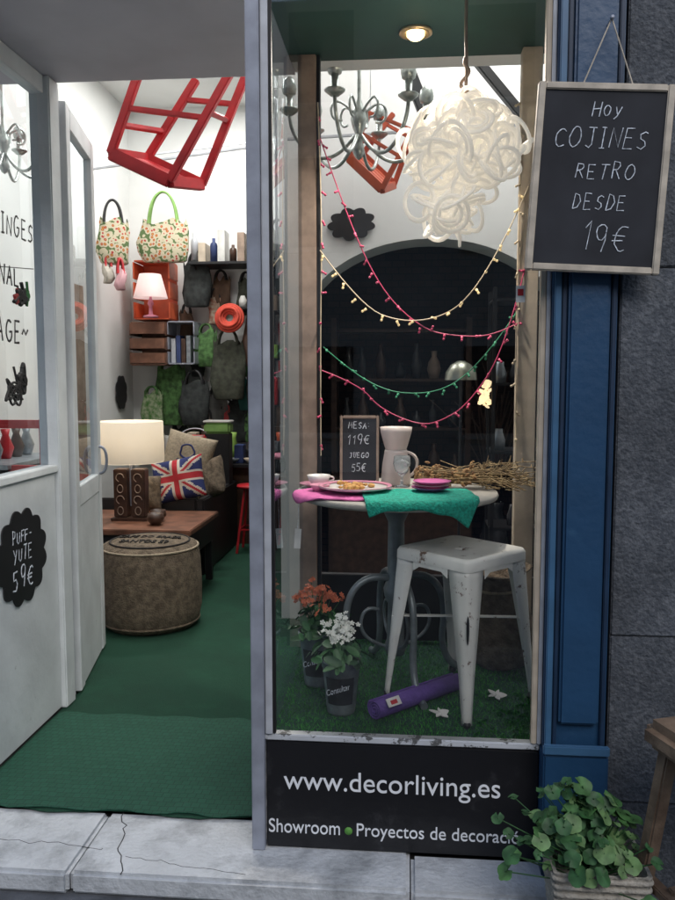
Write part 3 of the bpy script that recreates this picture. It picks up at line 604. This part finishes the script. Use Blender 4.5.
def pot(name,loc,h,r0,r1,fl,txt,seed,tall):
    random.seed(seed); g=grp(name,loc)
    lathe('bucket',[(0,0),(r0,0),(r0+.002,.01),(r1-.003,h-.03),(r1,h-.028),(r1+.001,h-.012),(r1+.004,h-.01),(r1+.004,h),(r1-.002,h),(r1-.006,h-.02),(0,h-.025)],GALV,g,36)
    bm=bmesh.new();N=10;rows=[]
    for zz,rq in ((h*.22,r0+(r1-r0)*.25),(h*.72,r0+(r1-r0)*.75)):
        rows.append([bm.verts.new(((rq+.0025)*math.sin(R(-48+96*i/N)),-(rq+.0025)*math.cos(R(-48+96*i/N)),zz)) for i in range(N+1)])
    for i in range(N): bm.faces.new((rows[0][i],rows[0][i+1],rows[1][i+1],rows[1][i]))
    bmo('label',bm,BLACK,g,True)
    text('label_text',txt,r1*1.25,CHALK,g,(-r1*.62,-(r1+.001),h*.42),(R(90-(-4)),R(-18),0),.0008,shear=.3,squash=1.4)
    def fn():
        a=random.uniform(0,6.28);r=random.uniform(0,r1*1.75);z=h+random.uniform(-.005,tall*.5)*(1.2-r/(r1*2.2)); return (r*math.cos(a),r*math.sin(a),z),(math.cos(a)*.9,math.sin(a)*.9,.4)
    leaves('leaves',110,fn,.030,[LG1,LG2],g)
    ml=[];bm=bmesh.new()
    for i in range(20):
        a=random.uniform(0,6.28);r=random.uniform(0,r1*1.35);p=(r*math.cos(a),r*math.sin(a),h+tall*random.uniform(.5,1.05)); ml.append([(0,0,h-.02),(p[0]*.5,p[1]*.5,h+tall*.3),p])
        for k in range(7):
            c=Vector(p)+Vector((random.gauss(0,.012),random.gauss(0,.012),random.gauss(0,.007)));nn=Vector((random.gauss(0,.6),-.6+random.gauss(0,.5),.8)).normalized();q=nn.to_track_quat('Z','Y').to_matrix()
            for j in range(5):
                b=2*math.pi*j/5;v=[c,c+q@Vector((.008*math.cos(b-.5),.008*math.sin(b-.5),.001)),c+q@Vector((.011*math.cos(b),.011*math.sin(b),.002)),c+q@Vector((.008*math.cos(b+.5),.008*math.sin(b+.5),.001))]
                bm.faces.new([bm.verts.new(x) for x in v])
    tube('stalks',None,.0015,LG1,g,multi=ml,kind='POLY',res=2);bmo('flowers',bm,fl,g)
pot('potted_white_kalanchoe',(-.225,2.72,.457),.195,.048,.068,mat('white_petals',(.75,.77,.72),.6,var=.05),'Consultar',3,.13)
pot('potted_orange_kalanchoe',(-.335,2.97,.457),.21,.05,.072,mat('orange_petals',(.50,.12,.05),.6,var=.2,scale=40),'Consultar',4,.19)
random.seed(21)
# ------------------------------------------------------------ shelf, lamps behind display
bs=grp('black_metal_shelf_unit',(.56,4.3,.09))
for x in (-.12,.16):
    for y in (-.12,.12): box('post',(x-.01,y-.01,0),(x+.01,y+.01,2.0),BLACK,bs)
for z in (.3,.75,1.15,1.5,1.93): box('shelf',(-.13,-.13,z),(.17,.13,z+.015),BLACK,bs)
for i in range(9): lathe('jar_%d'%i,[(0,0),(.03,0),(.034,.05),(.02,.09),(.02,.11),(0,.11)],[GALV,DIM,DWOOD][i%3],bs,16,(-.08+.08*(i%3),-.04,[.315,.765,1.165,1.515][i%4]))
dl=grp('silver_dome_lamp',(.28,4.3,.09))
lathe('dome',[(.085,1.53),(.08,1.57),(.055,1.61),(.02,1.63),(0,1.632)],mat('brushed_steel',(.35,.36,.30),.35,.9),dl,28);tube('stand',[(0,0,1.6),(0,0,.9),(0,0,.02)],.007,BLACK,dl);lathe('base',[(0,0),(.1,0),(.1,.015),(0,.02)],BLACK,dl)
fl=grp('flower_wall_lamp',(.40,4.2,1.54))
PT=mat('warm_petal_lamp',(.9,.68,.42),.6,emit=.9)
leaves('petals',30,lambda:((random.gauss(0,.016),random.gauss(0,.01),random.gauss(0,.03)),(0,-1,0)),.024,PT,fl,up=0)
tube('stem',[(0,0,0),(.03,.03,-.2),(.05,.05,-1.44)],.006,BLACK,fl)
# ------------------------------------------------------------ shop interior
pf=grp('burlap_pouf',(-1.60,4.82,.09))
lathe('body',[(0,0),(.26,0),(.295,.03),(.315,.12),(.318,.26),(.312,.42),(.30,.48),(.28,.515),(.2,.54),(0,.55)],BURLAP,pf,72,wob=.006)
tube('top_seam',[(.297*math.cos(R(a)),.297*math.sin(R(a)),.498) for a in range(0,360,12)],.007,BURL2,pf,cyc=True);tube('bottom_seam',[(.30*math.cos(R(a)),.30*math.sin(R(a)),.04) for a in range(0,360,12)],.007,BURLAP,pf,cyc=True)
INK=mat('print_ink',(.02,.017,.015),.9,var=.4,scale=60)
text('stencil','CAFE DO BRASIL',.40,INK,pf,(-.20,-.01,.548),(0,0,0),.004,squash=1.6);text('stencil2','SANTOS 59',.30,INK,pf,(-.15,-.14,.544),(R(3),0,0),.004,squash=1.4)
tube('stencil_ring',[(.245*math.cos(R(a)),.245*math.sin(R(a)),.530) for a in range(0,360,12)],.006,INK,pf,cyc=True)
dk=grp('wooden_side_table',(-2.0,5.6,.09))
box('top',(-.7,-.40,.48),(.55,.42,.52),WOOD,dk,.006);box('apron',(-.66,-.36,.30),(.51,.38,.479),BLACK,dk)
for x in (-.64,.46):
    for y in (-.35,.34): box('leg',(x,y,0),(x+.05,y+.05,.299),BLACK,dk)
tl=grp('table_lamp',(-1.99,5.60,.611))
lathe('shade',[(.235,.42),(.24,.43),(.235,.71),(.23,.715),(.228,.71),(.232,.43)],transluc('lampshade_cream',(.80,.75,.66),.4,.25),tl,48)
box('base_plate',(-.13,-.08,0),(.13,.08,.02),DWOOD,tl)
for s in (-1,1):
    box('block',(s*.065-.05,-.05,.022),(s*.065+.05,.05,.37),DWOOD,tl,.006)
    for k in range(4): tube('carving',[(s*.065+(.03 if k%2 else .022)*math.cos(a/10*6.28),-.053,.07+.08*k+.03*math.sin(a/10*6.28)) for a in range(8 if k%2 else 10)],.0035,TAN,tl,cyc=(k%2==0))
tube('stem',[(0,0,.1),(0,0,.4),(0,0,.55)],.012,ALU,tl)
lathe('bulb',[(0,.5),(.02,.51),(.035,.55),(.025,.59),(0,.6)],mat('lamp_bulb',(1,.8,.55),emit=4),tl,16)
l=bpy.data.lights.new('bulb_light','POINT');l.energy=4.5;l.color=(1,.84,.65);l.shadow_soft_size=.06;lo=bpy.data.objects.new('bulb_light',l);col.objects.link(lo);lo.parent=tl;lo.location=(0,0,.62)
for i,(x,y) in enumerate([(-2.32,5.45),(-1.75,5.4),(-1.78,5.55)]): lathe('bowl',[(0,0),(.03,0),(.06,.04),(.055,.08),(.05,.08),(.03,.01),(0,.01)],DWOOD,grp('wooden_bowl',(x,y,.611)),20)
bn=grp('black_bench_sofa',(-1.9,6.85,.09))
box('side',(.26,-.78,0),(.32,.78,.60),BLACK,bn,.01);box('front',(-.6,-.78,0),(.258,-.72,.60),BLACK,bn,.01);box('seat',(-.6,-.718,.1),(.258,.78,.46),mat('black_fabric',(.02,.02,.02),.9),bn,.02)
UJB=mat('navy_cloth',(.02,.03,.12),.9);UJR=mat('red_cloth',(.38,.02,.03),.9,bump=.3,bscale=150);UJW=mat('offwhite_cloth',(.5,.46,.40),.9)
def uj(u,v):
    if abs(u)<.12 or abs(v)<.14: return 1
    if abs(u)<.21 or abs(v)<.25: return 2
    d=abs(abs(u)-abs(v))
    return 1 if d<.07 else 2 if d<.2 else 0
pillow('union_jack_cushion',.42,.34,.14,[UJB,UJR,UJW],None,(-1.79,6.12,.84),(R(72),R(-12),R(0)),uj,40)
sc_=grp('sack_cushion',(-1.83,6.50,.95),(R(76),R(14),0));pillow('cushion',.42,.46,.15,BURL2,sc_);tube('crest',[(.06*math.cos(i*.63)*(1+.2*math.cos(i*3)),.07+.06*math.sin(i*.63),.076) for i in range(10)],.007,UJB,sc_,cyc=True);text('print','SACO',.14,UJB,sc_,(-.07,-.04,.074),(0,0,0))
pillow('brown_cushion',.30,.28,.14,BURLAP,None,(-2.05,6.02,.74),(R(75),0,.2));pillow('brown_cushion',.30,.34,.14,BURLAP,None,(-1.62,6.45,.80),(R(70),R(-25),-.5))
pillow('grey_cushion',.36,.36,.14,mat('grey_cloth',(.3,.29,.27),.9),None,(-2.0,7.0,.95),(R(78),0,.1))
def crate(name,loc,w,h,d,m):
    g=grp(name,loc)
    box('back',(-w/2+.01,d-.01,.01),(w/2-.01,d,h-.01),m,g,0)
    for k in range(3):
        zz=h*(k+.05)/3
        box('slat_l',(-w/2,0,zz),(-w/2+.012,d-.011,zz+h/3.6),m,g);box('slat_r',(w/2-.012,0,zz),(w/2,d-.011,zz+h/3.6),m,g)
    box('base',(-w/2+.013,0,0),(w/2-.013,d-.011,.015),m,g);box('top',(-w/2+.013,0,h-.02),(w/2-.013,d-.011,h-.005),m,g)
    return g
crate('orange_crate',(-2.46,7.6,2.20),.36,.57,.3,ORANGE);
wc=crate('wooden_crate',(-2.49,7.55,1.76),.36,.42,.35,WOOD)
for k in range(3): box('front_slat',(-.17,-.012,.02+.14*k),(.17,-.001,.12+.14*k),WOOD,wc)
gc=crate('grey_crate',(-2.18,7.6,1.77),.27,.42,.3,ALU)
for k in range(4): box('book_%d'%k,(-.11+.05*k,.05,.017),(-.068+.05*k,.2,.25+.03*(k%2)),colors[(k*3+2)%11],gc)
sl=grp('small_table_lamp',(-2.41,7.42,2.205))
lathe('shade',[(.16,.18),(.10,.40),(.095,.40),(.155,.18)],transluc('pinkwhite_shade',(.85,.72,.70),.5,.45),sl,28);lathe('base',[(0,0),(.07,0),(.07,.015),(.02,.03),(.015,.1),(.03,.13),(.012,.18),(.012,.25)],mat('pink_lamp_base',(.7,.25,.35)),sl,20)
FLOR=bpy.data.materials.new('floral_fabric');FLOR.use_nodes=True;nt=FLOR.node_tree;b=nt.nodes['Principled BSDF'];b.inputs['Roughness'].default_value=.9
tc=nt.nodes.new('ShaderNodeTexCoord');v=nt.nodes.new('ShaderNodeTexVoronoi');v.inputs['Scale'].default_value=24;v.inputs['Randomness'].default_value=.9;r=nt.nodes.new('ShaderNodeValToRGB')
r.color_ramp.interpolation='CONSTANT'
for p,c in [(0,(.5,.3,.04,1)),(.18,(.42,.05,.05,1)),(.32,(.55,.50,.36,1))]:
    e=r.color_ramp.elements[0] if p==0 else r.color_ramp.elements.new(p); e.color=c
r.color_ramp.elements[-1].color=(.10,.16,.06,1); r.color_ramp.elements[-1].position=.66
nt.links.new(tc.outputs['Object'],v.inputs['Vector']);nt.links.new(v.outputs['Distance'],r.inputs['Fac']);nt.links.new(r.outputs['Color'],b.inputs['Base Color'])
def bag(name,loc,w,h,m,hm,loop=.2,rotz=0,taper=.85,sq=.6,th=.07):
    g=grp(name,loc,(0,0,rotz)); bm=bmesh.new();rows=[];n=24;ph=random.uniform(0,6)
    for t,k in [(0,.75),(.03,.85),(.3,1),(.5,1.02),(.7,.97),(.88,.9),(1,taper)]:
        rows.append([bm.verts.new((w/2*k*(abs(math.cos(2*math.pi*i/n))**sq)*(1 if math.cos(2*math.pi*i/n)>0 else -1)+.012*math.sin(t*7+ph),th*k*math.sin(2*math.pi*i/n)*(1.1-.5*t)+.011*math.sin(i*2.3+t*9+ph),t*h-h+.03*math.sin(i*1.3+ph)*t)) for i in range(n)])
    for a,b_ in zip(rows,rows[1:]):
        for i in range(n): bm.faces.new((a[i],a[(i+1)%n],b_[(i+1)%n],b_[i]))
    bm.faces.new(rows[0][::-1]); bmo('body',bm,m,g,True)
    if loop:
        for s in (-1,1): tube('handle',[(-w*.28,s*.03,-.02),(-w*.25,s*.02,loop*.7),(0,0,loop*1.25),(w*.25,s*.02,loop*.7),(w*.28,s*.03,-.02)],.011,hm,g)
    return g
LIME=mat('lime_cloth',(.20,.36,.10),.8);OLIVE=mat('olive_cloth',(.05,.055,.04),.9,var=.4,scale=18);GCL=mat('green_cloth',(.07,.16,.05),.9,var=.5,scale=20);DGC=mat('charcoal_cloth',(.03,.035,.035),.9,var=.4,scale=18)
bag('floral_basket_bag',(-2.33,7.6,3.12),.50,.38,FLOR,LIME,.25)
bag('floral_tote_bag',(-2.60,7.0,3.02),.28,.38,FLOR,BLACK,.16,.5)
PKC=mat('pinkish_cloth',(.6,.35,.38),.9)
for k in(-1,1): bag('heart_ornament',(-2.58+.055*k,6.95,2.60-.03*k),.09,.16,UJW if k<0 else PKC,RED,.10,.5,.6)
bag('olive_shoulder_bag',(-1.74,7.7,1.98),.34,.55,OLIVE,OLIVE,.12);bag('dark_backpack',(-2.05,7.75,2.75),.28,.42,DGC,BLACK,.1)
bag('green_apron',(-2.35,7.8,1.75),.32,.58,GCL,GCL,.06,th=.03);bag('striped_apron',(-2.52,7.75,1.5),.22,.4,mat('striped_green',(.4,.45,.3),.9,c2=(.08,.22,.05),scale=30),GCL,.05,th=.03)
bag('charcoal_bag',(-2.08,7.7,1.6),.30,.42,DGC,BLACK,.1);bag('green_bag',(-1.98,7.8,2.1),.22,.35,GCL,GCL,.06);bag('brown_bag',(-1.5,7.75,2.2),.2,.45,DWOOD,DWOOD,.08);bag('dark_hanging_coat',(-1.45,7.8,1.75),.26,.6,DGC,BLACK,.05)
random.seed(44)
BRC=mat('brown_cloth',(.12,.07,.045),.9,var=.3);GYC=mat('greyish_cloth',(.16,.16,.15),.9,var=.3);TLC=mat('teal_cloth',(.03,.14,.12),.9);CRM=mat('cream_print_cloth',(.5,.45,.35),.9,c2=(.35,.12,.08),scale=25)
for x,z,w_,h_,m_ in [(-1.85,2.62,.2,.3,BRC),(-1.6,2.6,.18,.34,OLIVE),(-1.35,2.7,.2,.4,DGC),(-2.15,1.45,.2,.45,OLIVE),(-1.9,1.5,.22,.4,GYC),(-1.68,1.42,.22,.42,DGC),(-1.3,1.5,.2,.5,BRC),(-2.2,2.3,.14,.3,BRC),(-1.6,1.62,.16,.3,TLC),(-1.2,2.2,.16,.5,RED),(-2.28,1.15,.24,.3,DGC),(-2.62,1.1,.2,.3,GCL),(-1.28,3.1,.2,.3,GYC),(-1.1,1.9,.2,.5,DGC),(-1.9,2.45,.16,.28,CRM),(-2.1,1.95,.14,.3,DGC),(-1.55,2.05,.14,.4,GCL),(-1.38,2.15,.14,.34,CRM),(-1.8,1.35,.18,.3,RED),(-2.0,1.25,.16,.25,CRM),(-1.55,1.3,.2,.3,GCL),(-1.45,2.5,.12,.2,ORANGE)]:
    bag('hanging_cloth_bag',(x,7.9,z),w_,h_,m_,BLACK,.07,random.uniform(-.2,.2),random.uniform(.4,.95),random.uniform(.5,1),random.uniform(.03,.07))
rh=grp('red_wicker_ring',(-1.70,7.60,2.21),(R(80),0,0));RW=mat('red_wicker',(.50,.05,.025),.7,bump=.5)
for k in range(5): tube('coil_%d'%k,[((.05+.02*k)*math.cos(R(a)),(.05+.02*k)*math.sin(R(a)),.02*k if k<3 else .08-.02*k) for a in range(0,360,20)],.016,RW,rh,cyc=True)
ws=grp('wall_shelf',(-1.75,7.75,2.72));box('board',(-.35,-.15,0),(.45,.24,.025),BLACK,ws)
for x in(-.3,.35): bar('bracket',(x,.2,-.15),(x,-.1,-.005),.015,.015,BLACK,ws)
for i in range(8):
    x=-.32+.095*i;h=random.uniform(.12,.34)
    if i%2: box('folder_%d'%i,(x-.035,-.1,.026),(x+.035,.1,.026+h),colors[(i*4)%11],ws)
    else: lathe('canister_%d'%i,[(0,0),(.035,0),(.036,h*.7),(.03,h*.8),(.015,h*.85),(.015,h),(0,h)],colors[(i*7+2)%11],ws,16,(x,0,.026))
ws2=grp('wall_shelf',(-1.35,7.75,2.30));box('board',(-.3,-.12,0),(.35,.24,.02),BLACK,ws2)
for i in range(6):
    x=-.25+.1*i;h=random.uniform(.08,.2);lathe('jar_%d'%i,[(0,0),(.035,0),(.04,h*.6),(.03,h*.8),(.02,h),(0,h)],colors[(i*3+1)%11],ws2,16,(x,0,.021))
ct=grp('goods_counter',(-1.75,7.45,.09));box('top',(-.5,-.2,.72),(.9,.45,.75),BLACK,ct);box('body',(-.46,-.15,0),(.86,.4,.719),DWOOD,ct)
random.seed(5)
for i in range(26):
    x=-.42+.05*i;h=random.uniform(.06,.3);m_=colors[(i*5)%11];yy=-.1+.22*(i%3)
    if i%3==0: box('carton_%d'%i,(x-.045,yy,.751),(x+.04,yy+.14,.751+h),m_,ct,.004)
    elif i%3==1: lathe('vase_%d'%i,[(0,.751),(.03,.751),(.05,.751+h*.4),(.025,.751+h*.8),(.035,.751+h),(.03,.751+h),(0,.76)],m_,ct,18,(x,yy,0))
    else: lathe('bowl_%d'%i,[(0,.751),(.02,.751),(.06,.80),(.055,.80),(0,.76)],m_,ct,18,(x,-.08,0))
rb=grp('red_bucket',(-1.93,7.1,.86));lathe('bucket',[(0,0),(.12,0),(.15,.24),(.155,.25),(.15,.255),(.14,.24),(.11,.01),(0,.01)],RED,rb,28);tube('handle',[(-.15,0,.24),(-.1,.05,.32),(.1,.05,.32),(.15,0,.24)],.006,ALU2,rb)
box('pedestal',(-.15,-.15,-.77),(.15,.15,-.001),BLACK,rb)
gb=grp('green_storage_box',(-1.70,7.1,1.14));box('box',(-.12,-.08,0),(.12,.08,.10),LIME,gb,.02);box('lid',(-.125,-.085,.101),(.125,.085,.118),CER,gb,.006);box('stand',(-.11,-.07,-1.05),(.11,.07,-.001),BLACK,gb)
def barstool(name,loc,h,m,sm):
    g=grp(name,loc);lathe('seat',[(0,h-.03),(.14,h-.03),(.155,h-.015),(.15,h),(0,h+.005)],sm,g,28)
    for i in range(4):
        a=R(45+90*i);bar('leg_%d'%(i+1),(.10*math.cos(a),.10*math.sin(a),h-.03),(.19*math.cos(a),.19*math.sin(a),0),.02,.02,m,g)
        b_=R(135+90*i);bar('rung_%d'%(i+1),(.16*math.cos(a),.16*math.sin(a),h*.35),(.16*math.cos(b_),.16*math.sin(b_),h*.35),.012,.012,m,g,(0,0,1))
barstool('red_stool',(-1.36,7.0,.09),.6,RED,RED);barstool('black_bar_stool',(-.95,6.2,.09),.95,BLACK,mat('pink_seat',(.6,.2,.3)));barstool('red_stool',(-1.05,7.4,.09),.7,RED,GCL)
rk=grp('display_rack',(-.98,6.9,.09))
for x in(-.2,.2):
    for y in(-.15,.15): box('post',(x-.012,y-.012,0),(x+.012,y+.012,2.3),BLACK,rk)
for k,z in enumerate((.9,1.3,1.7,2.1)):
    box('shelf',(-.21,-.16,z),(.21,.16,z+.015),BLACK,rk)
    for i in range(5): h=random.uniform(.08,.26);box('goods_%d_%d'%(k,i),(-.19+.078*i,-.1,z+.016),(-.13+.078*i,.06,z+.016+h),colors[(i*2+k*3)%11],rk,.005)
poly('wall_plaque',cloud(.15,.17,8,.12),.01,BLACK,None,(-2.79,7.62,1.50),rx)
box('leaning_plank',(-2.79,6.35,.1),(-2.70,6.55,2.4),TAN,None)
rc=grp('red_armchair_frame',(-2.35,4.35,.09))
for x in(-.2,.2):
    for y in(-.2,.2): bar('leg',(x,y,0),(x,y,.45 if y<0 else 1.3),.03,.03,RED,rc)
box('seat',(-.22,-.22,.45),(.22,.22,.48),BLACK,rc)
for z in(.75,1.0,1.27): bar('back_rail',(-.2,.2,z),(.2,.2,z),.03,.05,RED,rc,(0,0,1))
bx=grp('black_display_chest',(-2.55,4.9,.09));box('body',(-.22,-.4,0),(.2,.4,1.0),BLACK,bx,.01);box('lid',(-.23,-.41,1.001),(.21,.41,1.03),GALV,bx)
for i in range(5): lathe('vase_%d'%i,[(0,1.031),(.03,1.031),(.05,1.1),(.02,1.18),(.03,1.22),(0,1.2)],[BLACK,GALV,RED,DWOOD,GALV][i],bx,16,(0,-.3+.14*i,0))
for i,(x,y) in enumerate([(-1.6,5.0),(-1.6,6.9),(.45,4.35)]):  # panel lamps added to brighten the shop interior
    g=grp('added_panel_lamp',(x,y,4.27));box('housing',(-.5,-.3,0),(.5,.3,.028),WPAINT,g)
    l=bpy.data.lights.new('added_panel_light','AREA');l.shape='RECTANGLE';l.size=.95;l.size_y=.55;l.energy=[58,62,38][i];l.color=(1,.985,.95);lo=bpy.data.objects.new('added_panel_light',l);col.objects.link(lo);lo.parent=g;lo.location=(0,0,-.01)
# ------------------------------------------------------------ planter and wooden stool outside
pt=grp('geranium_planter',(.53,2.18,.082))
PB=mat('planter_wicker',(.38,.35,.30),.85,var=.25,scale=30,bump=.8,bscale=90)
bm=bmesh.new();rows=[]
for hx,hz in [(.105,0),(.125,.20),(.130,.22),(.120,.22),(.11,.17)]:
    rows.append([bm.verts.new((x,y*.8,hz)) for x,y in rr(hx,.015,3)])
for a,b_ in zip(rows,rows[1:]):
    n=len(a)
    for i in range(n): bm.faces.new((a[i],a[(i+1)%n],b_[(i+1)%n],b_[i]))
bm.faces.new(rows[-1]); bmo('box',bm,PB,pt)
for k in range(9): 
    z=.02+.023*k;h=.107+.02*z/.2; tube('weave_%d'%k,[(x,y*.8,z) for x,y in rr(h,.015,3)],.007,PB,pt,cyc=True,kind='POLY')
GA=mat('geranium_leaf_a',(.03,.10,.03),.6,var=.4,scale=30);GB=mat('geranium_leaf_b',(.06,.16,.045),.6,var=.4,scale=30);GC_=mat('geranium_leaf_c',(.12,.22,.08),.6,var=.35,scale=30)
random.seed(9)
stems=[]
def gf():
    a=random.uniform(0,6.28);r=abs(random.gauss(0,.078));x=r*math.cos(a)*1.25-.02;y=r*math.sin(a);z=.215+random.uniform(0,.15)*(1.25-r/.2)
    if random.random()<.25: x-=.05;z+=.05
    stems.append([(0,0,.17),(x*.4,y*.4,z*.75),(x,y,z)]);return (x,y,z),(math.cos(a)*.5,math.sin(a)*.5-.35,.6)
leaves('leaves',200,gf,.022,[GA,GB,GA,GC_],pt,'round',.4);tube('stems',None,.002,GA,pt,multi=stems,kind='POLY',res=2)
ws3=grp('wooden_stool',(.865,2.13,.006),(0,0,R(20)))
OW=mat('old_wood',(.11,.07,.045),.75,c2=(.24,.165,.11),scale=12,bump=.5,bscale=40)
box('seat',(-.2,-.12,.62),(.2,.12,.70),OW,ws3,.025)
for x in(-1,1):
    for y in(-1,1): bar('leg',(x*.14,y*.07,.62),(x*.21,y*.12,0),.04,.04,OW,ws3)
    bar('rung',(x*.18,-.10,.25),(x*.18,.10,.25),.025,.035,OW,ws3)
bar('stretcher',(-.175,0,.26),(.175,0,.26),.03,.025,OW,ws3)
# ------------------------------------------------------------ opposite building (street)
ob=grp('stone_building',(0,-9,0))
box('wall',(-16,-1,.0),(16,0,8),mat('opposite_facade',(.42,.38,.33),.8,var=.15,scale=1),ob,0)
for i in range(10):
    for zf in (0,3.2,5.6):
        x=-13.5+3*i; box('window',(x-.55,.002,zf+.7),(x+.55,.03,zf+2.2),DARK,ob,0);box('sill',(x-.65,.002,zf+.6),(x+.65,.12,zf+.69),PALEW,ob)
# ------------------------------------------------------------ world, sun, camera
w=bpy.data.worlds.new('World');sc.world=w;w.use_nodes=True;nt=w.node_tree
sk_=nt.nodes.new('ShaderNodeTexSky');sk_.sky_type='NISHITA';sk_.sun_disc=False;sk_.sun_elevation=R(42);sk_.sun_rotation=R(160)
nt.links.new(sk_.outputs[0],nt.nodes['Background'].inputs[0]);nt.nodes['Background'].inputs[1].default_value=.15
s=bpy.data.lights.new('sun','SUN');s.energy=1.5;s.angle=R(40);s.color=(1,.98,.95)
so=bpy.data.objects.new('sun',s);col.objects.link(so)
dirn=Vector((.25,-.70,.67)); so.rotation_euler=dirn.to_track_quat('Z','Y').to_euler()
cam=bpy.data.cameras.new('camera');cam.sensor_fit='VERTICAL';cam.sensor_height=36;cam.lens=32;cam.clip_end=1000;cam.clip_start=.05
co=bpy.data.objects.new('camera',cam);col.objects.link(co);co.location=(0,0,1.62);co.rotation_euler=(R(85),0,R(5));sc.camera=co
sc.view_settings.view_transform='Standard';sc.view_settings.look='None';sc.view_settings.exposure=0
